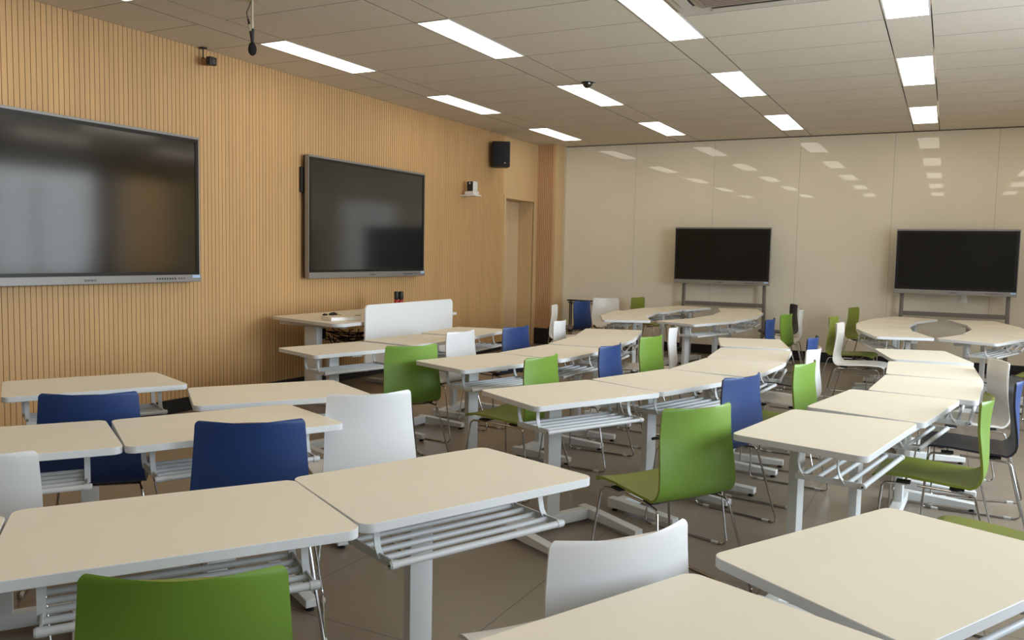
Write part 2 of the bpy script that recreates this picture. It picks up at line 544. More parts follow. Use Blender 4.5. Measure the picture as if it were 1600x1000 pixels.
# ------------------------------------------------------------------ desks
LS, LL, LD, DH = 0.735, 0.825, 0.53, 0.7485
def make_desk():
    t = thing('student_desk', '', 'desk')
    bm = BM()
    pts = [(-LL/2, -LD/2), (LL/2, -LD/2), (LS/2, LD/2), (-LS/2, LD/2)]
    prism(bm, rounded(pts, 0.036), DH - 0.026, DH, 0, 1, 1, bev=0.0015)
    link('desktop', bm, ['top', 'edge'], t)
    # frame: mount under the top, one column, base beam, two feet
    bm = BM()
    box(bm, -0.26, 0.26, 0.085, 0.145, DH - 0.065, DH - 0.0265, bev=0.004)
    box(bm, -0.045, 0.045, -0.18, 0.20, DH - 0.05, DH - 0.0265, bev=0.003)
    link('mount_beam', bm, 'frame', t, smooth=False)
    bm = BM(); box(bm, -0.043, 0.043, 0.095, 0.137, 0.06, DH - 0.064, bev=0.005)
    link('column', bm, 'frame', t)
    bm = BM(); box(bm, -0.238, 0.238, 0.088, 0.144, 0.016, 0.072, bev=0.004)
    link('base_beam', bm, 'frame', t)
    for s in (-1, 1):
        bm = BM()
        # foot: long bar towards the user, tapering in height to its tip
        x0, x1 = s*0.238, s*0.292
        if s < 0: x0, x1 = x1, x0
        ya, yb, yc = 0.175, 0.09, -0.275
        sec = [(ya, 0.018, 0.072), (yb, 0.018, 0.072), (yc, 0.018, 0.052)]
        R = [[bm.verts.new(p) for p in ((x0, y_, z0), (x1, y_, z0), (x1, y_, z1), (x0, y_, z1))] for y_, z0, z1 in sec]
        for a, b in zip(R, R[1:]):
            for k in range(4): bm.faces.new((a[k], b[k], b[(k+1) % 4], a[(k+1) % 4]))
        bm.faces.new(R[0]); bm.faces.new(list(reversed(R[-1])))
        bmesh.ops.bevel(bm, geom=list(bm.edges), offset=0.003, segments=1, affect='EDGES')
        f = link('foot', bm, 'frame', t)
        for gy in (0.14, -0.25):
            bm = BM(); lathe(bm, [(0.017, 0.0), (0.019, 0.004), (0.012, 0.010), (0.006, 0.012), (0.006, 0.0185)], 14, cx=s*0.265, cy=gy)
            link('leveling_glide', bm, 'black', f)
    # book rack
    for s in (-1, 1):
        bm = BM()
        box(bm, s*0.298 - 0.003, s*0.298 + 0.003, -0.222, 0.025, 0.598, 0.622, bev=0.001)
        for yy in (0.0, -0.15):
            strip(bm, [(yy + 0.012, DH - 0.026), (yy + 0.016, DH - 0.05), (yy + 0.016, 0.665), (yy + 0.008, 0.635), (yy - 0.012, 0.608)], 0.019, 0.004, s*0.298)
        link('rack_bracket', bm, 'frame', t)
    for k in range(5):
        yy = -0.228 + 0.058*k
        r_ = 0.0105 if k == 0 else 0.0088
        L_ = 0.312 if k == 0 else 0.300
        bm = BM(); tube(bm, [(-L_, yy, 0.610), (L_, yy, 0.610)], r_, 12)
        if k == 0:
            for s in (-1, 1):
                tube(bm, [(s*L_, yy, 0.610), (s*(L_ + 0.0012), yy, 0.610)], 0.004, 8, mi=1)
                tube(bm, [(s*0.286, yy, 0.610), (s*0.308, yy, 0.610)], 0.0122, 12)
        link('rack_rail', bm, ['rail', 'black'], t)
    remember(t)
    return t
desk0 = make_desk()

GR_T = 'cream trapezoid desks in short rows at the left'
GR_A = 'cream trapezoid desks in long curved rows'
GR_R = 'cream trapezoid desks forming lens shaped rings at the back'
DESKS = [
 # front-left rows
 (-3.83, 2.75, 63.04, 'cream desk against the slatted wall at the left frame edge, behind the first navy chair', GR_T),
 (-2.907, 3.077, 56.248, 'second cream desk along the slatted wall, ending before the gap to the teacher area', GR_T),
 (-2.966, 1.74, 54.906, 'cream desk at the left frame edge between a cut-off white chair and a navy chair', GR_T),
 (-2.55, 2.411, 63.056, 'cream desk with the large navy chair pulled up to its front edge', GR_T),
 (-2.1765, 0.8265, 47.156, 'cream desk of which only a corner shows at the left frame edge', GR_T),
 (-1.7195, 1.462, 55.985, 'large cream desk at lower left with the foreground green chair tucked against it', GR_T),
 (-1.362, 2.157, 66.341, 'large cream desk at centre left, its grey book rack and column fully visible', GR_T),
 (-0.39, 1.355, 64.85, 'nearest cream desk, cut by the bottom frame edge, right of the foreground white chair', GR_T),
 (-0.055, 2.126, 61.9, 'large cream desk filling the lower right corner beside the cut-off green seat', GR_T),
 # row beside the teacher desk
 (-3.842, 4.752, 75.072, 'cream desk nearest the camera of the three in front of the teacher desk', GR_A),
 (-3.756, 5.591, 86.563, 'middle cream desk in front of the white screen panel of the teacher desk', GR_A),
 (-3.799, 6.422, 94.596, 'farthest cream desk in front of the teacher desk, at the blue chair near the door', GR_A),
 # second curved row
 (-2.658, 4.732, 72.301, 'first desk of the second curved row, its pointed left end over the green chair', GR_A),
 (-2.507, 5.517, 86.362, 'second desk of the second curved row, between its green and blue chairs', GR_A),
 (-2.545, 6.337, 96.43, 'third desk of the second curved row, at its second green chair', GR_A),
 (-2.697, 7.12, 104.953, 'last desk of the second curved row, nearest the left ring', GR_A),
 # third curved row
 (-1.695, 3.904, 63.396, 'first desk of the third curved row, green chair seat visible below its left end', GR_A),
 (-1.398, 4.636, 71.582, 'second desk of the third curved row, behind the big green chair', GR_A),
 (-1.23, 5.419, 86.158, 'third desk of the third curved row, just behind the tall blue chair', GR_A),
 (-1.247, 6.201, 95.951, 'fourth desk of the third curved row, beside the overlapping green and white chairs', GR_A),
 (-1.415, 7.063, 105.228, 'last desk of the third curved row, pointing at the left ring', GR_A),
 # fourth curved row
 (-0.411, 3.644, 80.187, 'first desk of the right curved row, its rack sticking out over the green chair seat', GR_A),
 (-0.243, 4.46, 79.606, 'second desk of the right curved row, in front of the navy seated chair', GR_A),
 (-0.068, 5.243, 86.569, 'third desk of the right curved row, with its rack seen over a cream seat', GR_A),
 (-0.062, 6.045, 92.387, 'fourth desk of the right curved row, beside the white chair with cream inside', GR_A),
 (-0.153, 6.969, 103.527, 'last desk of the right curved row, pointing at the right ring', GR_A),
]
for arm, pts in (('left arm of the left ring', [(-3.265, 11.417, -102.62), (-3.409, 10.621, -92.635), (-3.437, 9.802, -80.973), (-3.243, 9.027, -67.01)]),
                 ('right arm of the left ring', [(-2.481, 11.444, 105.982), (-2.318, 10.671, 95.63), (-2.299, 9.872, 84.369), (-2.441, 9.08, 72.234)]),
                 ('left arm of the right ring', [(-0.437, 11.264, -106.704), (-0.586, 10.479, -95.627), (-0.583, 9.678, -84.814), (-0.429, 8.897, -74.168)]),
                 ('right arm of the right ring', [(0.364, 11.244, 103.591), (0.496, 10.459, 93.035), (0.47, 9.661, 82.289), (0.301, 8.879, 70.984)])):
    for (x, y_, a), nm in zip(pts, ('farthest', 'third', 'second', 'nearest')):
        DESKS.append((x, y_, a, '%s cream desk in the %s of desks at the back' % (nm, arm), GR_R))
for i, (x, y_, a, lab, grp) in enumerate(DESKS):
    if i == 0:
        desk0.location = (x, y_, 0); desk0.rotation_euler = (0, 0, rad(a)); desk0['label'] = lab; desk0['group'] = grp
    else:
        dup(desk0, (x, y_, 0), rad(a), lab, grp)

# ------------------------------------------------------------------ chairs
def chair_profile():
    P = [(0.252, 0.437), (0.235, 0.449), (0.20, 0.456), (0.10, 0.456), (0.0, 0.449), (-0.09, 0.443)]
    # bend from seat to back
    for k in range(0, 9):
        th = -math.pi/2 - (math.pi/2 - 0.02)*k/8
        P.append((-0.135 + 0.072*math.cos(th), 0.515 + 0.072*math.sin(th)))
    P += [(-0.208, 0.57), (-0.205, 0.64), (-0.203, 0.71), (-0.209, 0.78), (-0.216, 0.832)]
    # resample evenly plus dense ends
    P = [Vector(p) for p in P]
    L = [0]
    for a, b in zip(P, P[1:]): L.append(L[-1] + (b-a).length)
    def at(s):
        for i in range(len(L)-1):
            if s <= L[i+1] + 1e-9:
                f = (s - L[i]) / (L[i+1] - L[i]); return P[i].lerp(P[i+1], f)
        return P[-1]
    T = L[-1]
    ss = [0, 0.001, 0.003, 0.006, 0.009, 0.013, 0.03, 0.045] + [0.045 + (T - 0.09)*k/26 for k in range(1, 26)] + [T-0.045, T-0.03, T-0.013, T-0.009, T-0.006, T-0.003, T-0.001, T]
    return [(s, at(s)) for s in ss], T

def make_chair(kind):
    t = thing('sled_chair', '', 'chair')
    prof, T = chair_profile()
    NU = 12
    rc = 0.013
    grid = []
    for s, p in prof:
        v = s / T
        # half width along the shell: seat, wide bend, narrower back top
        if v < 0.45: hw = 0.198 + (0.213 - 0.198)*v/0.45
        elif v < 0.55: hw = 0.213
        else: hw = 0.213 - (0.213 - 0.187)*(v - 0.55)/0.45
        d = min(s, T - s)
        if d < rc: hw -= rc - math.sqrt(max(0, rc*rc - (rc - d)**2))
        bk = max(0.0, (v - 0.47)/0.53)
        row = []
        for k in range(NU + 1):
            u = -1 + 2*k/NU
            c = (u*u)
            row.append(Vector((u*hw, p.x + 0.044*c*bk, p.y + 0.010*c*(1 - bk)*(1 if v < 0.5 else 0.3))))
        grid.append(row)
    n, m = len(grid), NU + 1
    th = 0.0055
    bm = BM()
    up, lo = [], []
    for i in range(n):
        a, b = [], []
        for k in range(m):
            du = grid[i][min(k+1, m-1)] - grid[i][max(k-1, 0)]
            dv = grid[min(i+1, n-1)][k] - grid[max(i-1, 0)][k]
            nn = du.cross(dv).normalized()
            a.append(bm.verts.new(grid[i][k] + nn*th)); b.append(bm.verts.new(grid[i][k] - nn*th))
        up.append(a); lo.append(b)
    for i in range(n-1):
        for k in range(m-1):
            bm.faces.new((up[i][k], up[i][k+1], up[i+1][k+1], up[i+1][k])).material_index = 1
            bm.faces.new((lo[i][k], lo[i+1][k], lo[i+1][k+1], lo[i][k+1]))
    for i in range(n-1):
        bm.faces.new((up[i][0], up[i+1][0], lo[i+1][0], lo[i][0]))
        bm.faces.new((up[i][-1], lo[i][-1], lo[i+1][-1], up[i+1][-1]))
    for k in range(m-1):
        bm.faces.new((up[0][k], lo[0][k], lo[0][k+1], up[0][k+1]))
        bm.faces.new((up[-1][k], up[-1][k+1], lo[-1][k+1], lo[-1][k]))
    bmesh.ops.recalc_face_normals(bm, faces=bm.faces)
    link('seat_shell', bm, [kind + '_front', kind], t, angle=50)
    for s in (-1, 1):
        pts = [(s*0.178, 0.10, 0.4255), (s*0.190, 0.208, 0.4235), (s*0.252, 0.235, 0.0062), (s*0.262, -0.275, 0.0062), (s*0.196, -0.172, 0.4175), (s*0.178, -0.08, 0.4200), (s*0.178, 0.06, 0.4240)]
        bm = BM(); tube(bm, fillet(pts, 0.032, 6), 0.0058, 10)
        f = link('sled_frame', bm, 'chrome', t)
        for gy in (0.165, -0.205):
            bm = BM()
            gx = s*(0.2534 + (0.235 - gy)*0.0196)
            tube(bm, [(gx, gy - 0.018, 0.0075), (gx, gy + 0.018, 0.0075)], 0.0078, 8)
            box(bm, gx - 0.006, gx + 0.006, gy - 0.018, gy + 0.018, 0.0, 0.008)
            link('floor_glide', bm, 'glide', f)
    for yy in (0.12, -0.10):
        bm = BM(); tube(bm, [(-0.176, yy, 0.4225), (0.176, yy, 0.4225)], 0.0055, 8)
        link('cross_bar', bm, 'chrome', t)
    for s in (-1, 1):
        for yy in (0.12, -0.10):
            bm = BM(); box(bm, s*0.165 - 0.022, s*0.165 + 0.022, yy - 0.03, yy + 0.03, 0.4265, 0.4385, bev=0.003)
            link('seat_mount', bm, 'black', t)
    remember(t)
    return t

protos = {}
# midpoint of the back's upper corners, axis angle (left to right seen from behind), colour, label
CHAIRS = [
 (-3.142, 2.245, 44, 'blue', 'navy chair behind the left-edge desk, only its back top above the desks', ),
 (-2.182, 2.190, 40.04, 'blue', 'large navy chair back at left centre, left of the big white chair'),
 (-2.195, 2.903, 55.2, 'white', 'large white chair back at left centre, right of the big navy chair'),
 (-2.511, 1.401, 38.5, 'white', 'white chair cut off by the left frame edge'),
 (-1.252, 1.086, 37.6, 'green', 'foreground green chair back at the bottom left, cut by the frame'),
 (-3.105, 4.555, 61.0, 'green', 'green chair in front of the teacher desk, partly hidden by a pointed desk end'),
 (-3.368, 5.622, 86.0, 'white', 'small white chair between a green and a blue chair in front of the teacher desk'),
 (-3.222, 6.288, 82.4, 'blue', 'blue chair at the last desk near the wooden door'),
 (-2.149, 4.543, 84, 'green', 'green chair at the second curved row, its seat seen under another desk'),
 (-2.041, 5.423, 88, 'blue', 'blue chair in the middle of the second curved row'),
 (-2.012, 6.230, 82.0, 'green', 'green chair at the far end of the second curved row, before a white seat'),
 (-2.122, 7.153, 98, 'white', 'slim white chair seen edge-on before the left ring of desks'),
 (-4.226, 9.245, -75, 'white', 'tall white chair seen edge-on by the slatted pilaster'),
 (-3.211, 7.162, 97.5, 'white', 'small white chair overlapping the tall white chair by the pilaster'),
 (-4.357, 10.439, 78, 'blue', 'blue chair in front of the black hook rack'),
 (-4.390, 11.40, -150, 'white', 'wide white chair facing the camera right of the black hook rack'),
 (-4.100, 11.960, -102, 'green', 'small green chair behind the far side of the left ring'),
 (-1.597, 8.838, 88, 'blue', 'narrow blue chair at the near right side of the left ring'),
 (-1.588, 9.781, 81, 'green', 'green chair right of the left ring, in front of the dark chair'),
 (-1.845, 11.90, 112, 'blue', 'dark navy chair turned sideways right of the left stand display'),
 (-1.598, 10.80, 95, 'white', 'thin white chair edge-on right of the dark navy chair'),
 (-0.931, 7.000, 88.0, 'blue', 'small blue chair peeking out behind the white chair at the third curved row'),
 (-0.801, 6.101, 85.0, 'white', 'white chair right behind a green one at the third curved row'),
 (-0.729, 5.234, 80, 'green', 'green chair overlapping the white one at the third curved row'),
 (-0.928, 4.427, 72.7, 'blue', 'tall blue chair right of the big green chair'),
 (-0.888, 3.395, 58.1, 'green', 'big green chair at the centre right, seat and sled frame in full view'),
 (0.177, 4.365, 86.0, 'green', 'green chair seen side-on at right, under the first desk of the right row'),
 (0.345, 5.175, 90, 'blue', 'navy chair seen side-on at the right frame edge'),
 (0.315, 6.057, 104.0, 'white', 'white chair with cream inside at the right, behind the side-on green chair'),
 (-0.907, 8.700, -93, 'white', 'white chair seen side-on left of the right ring, in front of an olive one'),
 (-1.067, 9.573, -96, 'green', 'green chair side-on left of the right ring, behind a white chair'),
 (-1.075, 11.760, -104, 'green', 'small green chair at the far left of the right ring, against the glass wall'),
 (0.990, 8.600, 72, 'green', 'chair outside the right frame edge, only its chrome legs showing by the right ring'),
 (0.382, 3.314, 75, 'green', 'green chair cut off at the lower right, only its seat showing above the large desk'),
 (-0.614, 1.738, 56.4, 'white', 'foreground white chair back with curved top at the bottom centre'),
]
GRP = {'green': 'green sled chairs', 'blue': 'blue sled chairs', 'white': 'white sled chairs'}
for x, y_, a, kind, lab in CHAIRS:
    th = rad(a)
    off = 0.178
    lx, ly = x - math.sin(th)*off, y_ + math.cos(th)*off
    if kind not in protos:
        c = make_chair(kind); protos[kind] = c
        c.location = (lx, ly, 0); c.rotation_euler = (0, 0, th); c['label'] = lab; c['group'] = GRP[kind]
    else:
        dup(protos[kind], (lx, ly, 0), th, lab, GRP[kind])

# ------------------------------------------------------------------ displays
def text_mesh(s, size, name, parent, m, loc, rot):
    cu = bpy.data.curves.new(name, 'FONT')
    cu.body = s; cu.size = size; cu.align_x = 'CENTER'; cu.align_y = 'CENTER'; cu.extrude = 0.0008
    tmp = bpy.data.objects.new(name, cu)
    COL.objects.link(tmp)
    bpy.context.view_layer.update()
    me = bpy.data.meshes.new_from_object(tmp.evaluated_get(bpy.context.evaluated_depsgraph_get()))
    bpy.data.objects.remove(tmp)
    me.materials.clear(); me.materials.append(M[m])
    o = bpy.data.objects.new(name, me)
    COL.objects.link(o); o.parent = parent; o.location = loc; o.rotation_euler = rot
    return o

def make_display(label, W, H, loc, rz, bar, group, glass='screen'):
    """local: x right, z up from the lower edge, front faces -y, origin bottom centre of the front"""
    t = thing('interactive_display', label, 'display', loc, rz, group)
    D = 0.075
    bm = BM(); box(bm, -W/2 + 0.004, W/2 - 0.004, 0.012, D, 0.004, H - 0.004, bev=0.006)
    link('housing', bm, 'bezel', t, smooth=False)
    ts = 0.022
    bm = BM()
    box(bm, -W/2, W/2, -0.004, 0.05, H - ts, H, bev=0.003)
    box(bm, -W/2, -W/2 + 0.008, 0.0, 0.05, bar, H - ts, bev=0.002)
    box(bm, W/2 - 0.008, W/2, 0.0, 0.05, bar, H - ts, bev=0.002)
    link('silver_frame', bm, 'silver', t, smooth=False)
    bm = BM(); box(bm, -W/2, W/2, -0.012, 0.05, 0.0, bar, bev=0.004)
    lb = link('bottom_bar', bm, 'silver', t, smooth=False)
    bm = BM()
    iw = 0.034
    x0, x1, z0, z1 = -W/2 + 0.008, W/2 - 0.008, bar, H - ts
    box(bm, x0, x1, 0.0, 0.011, z0, z0 + 0.026); box(bm, x0, x1, 0.0, 0.011, z1 - 0.026, z1)
    box(bm, x0, x0 + iw, 0.0, 0.011, z0 + 0.026, z1 - 0.026); box(bm, x1 - iw, x1, 0.0, 0.011, z0 + 0.026, z1 - 0.026)
    link('bezel', bm, 'bezel', t, smooth=False)
    bm = BM(); box(bm, x0 + iw, x1 - iw, 0.005, 0.011, z0 + 0.026, z1 - 0.026)
    link('screen', bm, glass, t, smooth=False)
    sc_ = W / 2.14
    text_mesh('seewo', 0.040*max(sc_, 0.75), 'lettering', lb, 'logo', (0.0, -0.0125, bar*0.5), (rad(90), 0, 0))
    for k in range(11):
        xx = W/2 - (0.46 - 0.026*k if k < 8 else 0.46 - 0.026*k - 0.016) * max(sc_, 0.75)
        bm = BM()
        rr = 0.0075*max(sc_, 0.75) if k < 8 else 0.0055*max(sc_, 0.75)
        tube(bm, [(xx, -0.0145, bar*0.5), (xx, -0.011, bar*0.5)], rr, 10)
        link('button', bm, 'black', lb)
    bm = BM(); box(bm, W/2 - 0.095*max(sc_, 0.75), W/2 - 0.012, -0.0135, -0.0115, bar*0.55, bar*0.95)
    link('sticker', bm, 'blueled', lb, smooth=False)
    return t
dz = 1.155
d = make_display('large wall display at the left frame edge, reflecting bright windows', 2.14, 1.245, (XL + 0.115, 4.175, 1.150), rad(90), 0.062, 'displays on the slatted wall')
bm = BM(); box(bm, -0.6, 0.6, 0.076, 0.1145, 0.35, 0.95); link('wall_mount', bm, 'black', d, smooth=False)
d = make_display('large wall display above the teacher desk, darker screen', 2.13, 1.262, (XL + 0.115, 7.712, 1.152), rad(90), 0.062, 'displays on the slatted wall')
bm = BM(); box(bm, -0.6, 0.6, 0.076, 0.1145, 0.35, 0.95); link('wall_mount', bm, 'black', d, smooth=False)
bm = BM(); box(bm, -1.082, -0.98, 0.0755, 0.108, 0.88, 1.14, bev=0.008); link('side_box', bm, 'black', d, smooth=False)

def make_stand_display(label, x0, x1, z0, z1, y_, px0, px1, zc, grp):
    W, H = x1 - x0, z1 - z0
    xm = (x0 + x1)/2
    t = make_display(label, W, H, (xm, y_, z0), 0, 0.058, grp, 'matte_screen')
    # a small pen tray under the bar
    bm = BM(); box(bm, -0.10, 0.10, -0.03, 0.03, -0.012, -0.001, bev=0.003); link('pen_tray', bm, 'silver', t, smooth=False)
    s = thing('display_stand', label.replace('display', 'display stand').replace('on a stand', 'grey steel poles and base'), 'stand', (xm, y_ + 0.11, 0), 0, 'rolling display stands')
    for px in (px0 - xm, px1 - xm):
        bm = BM()
        sg = 1 if px > 0 else -1
        pts = rounded([(-0.024, -0.02), (0.024, -0.02), (0.024, 0.02), (-0.024, 0.02)], 0.008, 3)
        prism(bm, pts, 0.075, z0 + H*0.7, xf=lambda q, px=px, sg=sg: Vector((px + q.x + sg*(q.z - 0.8)*(-0.012), q.y, q.z)))
        link('pole', bm, 'stand', s)
    bm = BM(); box(bm, px0 - xm + 0.02, px1 - xm - 0.02, -0.015, 0.015, zc - 0.028, zc + 0.028, bev=0.004)
    link('cross_rail', bm, 'stand', s, smooth=False)
    bm = BM(); box(bm, px0 - xm + 0.02, px1 - xm - 0.02, -0.015, 0.015, z0 + 0.3, z0 + 0.38)
    link('mount_rail', bm, 'black', s, smooth=False)
    for px in (px0 - xm, px1 - xm):
        bm = BM(); box(bm, px - 0.028, px + 0.028, -0.30, 0.10, 0.055, 0.105, bev=0.006)
        f = link('base_leg', bm, 'black', s, smooth=False)
        for yy in (-0.26, 0.06):
            bm = BM(); tube(bm, [(px - 0.014, yy, 0.0275), (px + 0.014, yy, 0.0275)], 0.0275, 14)
            link('caster', bm, 'black', f)
    return t
make_stand_display('left display on a stand before the glass back wall', -3.640, -2.250, 1.065, 1.893, 12.235, -3.512, -2.330, 0.772, 'displays on rolling stands')
make_stand_display('right display on a stand before the glass back wall', -0.634, 0.778, 1.030, 1.878, 12.235, -0.535, 0.697, 0.765, 'displays on rolling stands')

# ------------------------------------------------------------------ teacher desk and what stands on it
t = thing('teacher_desk', 'wide cream teacher desk below the second wall display', 'desk', (-5.25, 6.8, 0))
def L2(p): return (p[0] + 5.25, p[1] - 6.8)
TZ = 0.80
bm = BM()
prism(bm, rounded([L2(p) for p in ((-5.77, 6.08), (-4.70, 5.76), (-4.745, 7.84), (-5.77, 7.84))], [0.02, 0.10, 0.03, 0.02]), TZ - 0.03, TZ, 0, 1, 1, bev=0.0015)
link('desktop', bm, ['top', 'edge'], t)
for yy in (6.10, 7.45):
    bm = BM(); box(bm, -0.10, 0.05, yy - 6.8 - 0.04, yy - 6.8 + 0.04, 0.045, TZ - 0.07, bev=0.006); link('column', bm, 'frame', t)
    bm = BM(); box(bm, -0.40, 0.34, yy - 6.8 - 0.04, yy - 6.8 + 0.04, 0.002, 0.045, bev=0.006); link('foot', bm, 'frame', t)
    bm = BM(); box(bm, -0.42, 0.36, yy - 6.8 - 0.03, yy - 6.8 + 0.03, TZ - 0.07, TZ - 0.0305, bev=0.004); link('support_arm', bm, 'frame', t)
bm = BM(); box(bm, -0.06, 0.0, -0.65, 0.60, TZ - 0.07, TZ - 0.031); link('beam', bm, 'frame', t, smooth=False)
# modesty screen
bm = BM()
outl = rounded([(0, 0.0), (1.50, 0.0), (1.50, 0.605), (0, 0.605)], [0.01, 0.01, 0.05, 0.05], 6)
prism(bm, outl, 0, 0.018, bev=0.002, xf=lambda q: Vector((q.z, q.x, q.y)))
ms = link('screen_panel', bm, 'panel', t)
ms.location = (-4.672 + 5.25, 6.085 - 6.8, 0.352)
ms['label'] = 'white screen panel clamped to the front edge'
for yy in (6.5, 7.2):
    bm = BM(); box(bm, 0.45, 0.577, yy - 6.8 - 0.02, yy - 6.8 + 0.02, TZ - 0.05, TZ - 0.031); link('clamp', bm, 'frame', t, smooth=False)

# cable bundle and power strip under it
bm = BM()
random.seed(3)
for k in range(16):
    p0 = Vector((-5.17 + random.uniform(-0.08, 0.06), 6.20 + random.uniform(0, 0.10), 0.72 - random.uniform(0, 0.14)))
    p3 = Vector((-5.05 + random.uniform(-0.06, 0.12), (6.62 if k % 2 else 6.95) + random.uniform(-0.25, 0.25), 0.745 - random.uniform(0, 0.06)))
    sag = random.uniform(0.0, 0.10) if k % 3 else random.uniform(0.08, 0.2)
    pts = []
    for i in range(9):
        f = i/8
        q = p0.lerp(p3, f); q.z -= sag*math.sin(math.pi*f); q.x += 0.03*math.sin(7*f + k); pts.append(q)
    tube(bm, pts, 0.0055, 6)
tag(link('cable_bundle', bm, 'cable'), 'tangle of black cables hanging under the teacher desk', 'cables')
bm = BM(); box(bm, -4.94, -4.87, 6.42, 6.80, 0.715, 0.7695, bev=0.005)
tag(link('power_strip', bm, 'strip', smooth=False), 'grey power strip fixed under the front edge of the teacher desk', 'power strip')
bm = BM(); box(bm, -5.29, -5.25, 6.17, 6.25, 0.60, 0.70, bev=0.005)
tag(link('adapter_box', bm, 'black', smooth=False), 'black adapter box beside the teacher desk column', 'adapter')

bm = BM(); box(bm, -0.15, 0.15, -0.115, 0.115, 0.004, 0.032, bev=0.003); box(bm, -0.152, 0.152, -0.117, 0.117, 0.032, 0.0345, mi=1); box(bm, -0.152, 0.152, -0.117, 0.117, 0.0015, 0.004, mi=1)
bk = tag(link('book', bm, ['panel', 'top'], smooth=False), 'thick white book lying on the near corner of the teacher desk', 'book')
bk.location = (-5.00, 6.17, TZ); bk.rotation_euler = (0, 0, rad(63))
cl = thing('lavalier_microphone', 'small black clip microphone with thin cord on the teacher desk behind the book', 'microphone', (-5.36, 6.50, TZ), rad(40))
bm = BM(); tube(bm, [(-0.05, 0, 0.012), (-0.03, 0, 0.018), (0.0, 0, 0.022), (0.03, 0.005, 0.016)], [0.008, 0.014, 0.017, 0.010], 10); link('body', bm, 'black', cl)
bm = BM(); tube(bm, [(-0.11, -0.02, 0.010), (-0.09, -0.015, 0.014), (-0.06, 0.0, 0.012)], [0.006, 0.013, 0.006], 10); link('clip', bm, 'black', cl)
bm = BM(); tube(bm, fillet([(0.03, 0.005, 0.014), (0.10, -0.03, 0.004), (0.18, -0.02, 0.004), (0.25, 0.05, 0.004), (0.27, 0.12, 0.004)], 0.05), 0.0028, 6); link('cord', bm, 'cable', cl)

def make_bottle(label):
    b = thing('bottle', label, 'bottle', group='black capped bottles on the teacher desk')
    bm = BM(); lathe(bm, [(0.022, 0.0), (0.0255, 0.004), (0.0255, 0.10), (0.022, 0.118), (0.018, 0.124)], 18); link('body', bm, 'red', b)
    bm = BM(); lathe(bm, [(0.0245, 0.125), (0.026, 0.128), (0.0245, 0.165), (0.026, 0.167), (0.025, 0.205), (0.020, 0.212)], 18); link('cap', bm, 'black', b)
    remember(b)
    return b
b0 = make_bottle('left one of two red bottles with black caps behind the screen panel')
b0.location = (-5.325, 7.505, TZ + 0.0005)
dup(b0, (-5.297, 7.552, TZ + 0.0005), 0.4, 'right one of two red bottles with black caps behind the screen panel')

# ------------------------------------------------------------------ wall and ceiling equipment
sp = thing('loudspeaker', 'black loudspeaker high on the wooden wall left of the door', 'speaker', (-5.785, 10.69, 2.68), rad(30))
bm = BM()
prism(bm, rounded([(-0.135, -0.11), (0.135, -0.11), (0.10, 0.11), (-0.10, 0.11)], [0.03, 0.03, 0.02, 0.02], 5), 0.0, 0.36, bev=0.008)
link('cabinet', bm, 'black', sp)
bm = BM(); prism(bm, rounded([(-0.118, -0.118), (0.118, -0.118), (0.118, -0.108), (-0.118, -0.108)], 0.004, 2), 0.018, 0.342, bev=0.002); link('grille', bm, 'mesh', sp)
bm = BM(); tube(bm, [(0.055, -0.1225, 0.055), (0.055, -0.117, 0.055)], 0.012, 14); link('badge', bm, 'silver', sp)
bm = BM()
def unrot(q, a_=rad(-30)): return Vector((q.x*math.cos(a_) - q.y*math.sin(a_), q.x*math.sin(a_) + q.y*math.cos(a_), q.z))
prism(bm, [(-0.1428, 0.03), (-0.0, 0.05), (0.0, 0.12), (-0.1428, 0.12)], 0.14, 0.22, xf=unrot)
link('bracket', bm, 'black', sp, smooth=False)

pt = thing('camera_unit', 'white tracking camera on a small wall shelf below the loudspeaker', 'camera', (XL, 9.90, 2.215))
bm = BM(); box(bm, 0.0005, 0.235, -0.085, 0.085, 0.0, 0.018, bev=0.004); link('shelf', bm, 'camwhite', pt)
bm = BM(); prism(bm, rounded([(0.05, -0.07), (0.215, -0.07), (0.215, 0.07), (0.05, 0.07)], 0.025), 0.0185, 0.062, bev=0.004); link('base', bm, 'camwhite', pt)
bm = BM(); prism(bm, rounded([(0.075, -0.06), (0.195, -0.06), (0.195, 0.06), (0.075, 0.06)], 0.02), 0.062, 0.20, bev=0.008); link('head', bm, 'camwhite', pt)
bm = BM(); prism(bm, rounded([(0.092, -0.066), (0.182, -0.066), (0.182, -0.055), (0.092, -0.055)], 0.003, 2), 0.068, 0.195, bev=0.002); fc = link('face_plate', bm, 'black', pt)
bm = BM(); tube(bm, [(0.137, -0.070, 0.172), (0.137, -0.064, 0.172)], 0.012, 14); link('lens', bm, 'camwhite', fc)

wc = thing('mini_camera', 'small black camera hanging from the ceiling beside the slatted wall', 'camera', (-5.885, 5.365, ZC))
bm = BM(); lathe(bm, [(0.034, -0.008), (0.034, -0.0005)], 16); link('ceiling_plate', bm, 'black', wc)
bm = BM(); tube(bm, [(0, 0, -0.007), (0, 0, -0.09)], 0.006, 8); tube(bm, [(0, 0, -0.085), (0.0, 0.0, -0.125)], 0.014, 10); link('drop_rod', bm, 'black', wc)
bm = BM(); box(bm, 0.012, 0.075, -0.036, 0.036, -0.155, -0.10, mi=1, bev=0.008); box(bm, 0.075, 0.125, -0.04, 0.04, -0.16, -0.09, bev=0.008); link('body', bm, ['black', 'groove'], wc)
bm = BM(); tube(bm, [(0.124, 0, -0.125), (0.130, 0, -0.125)], 0.022, 14); link('lens', bm, 'bezel', wc)

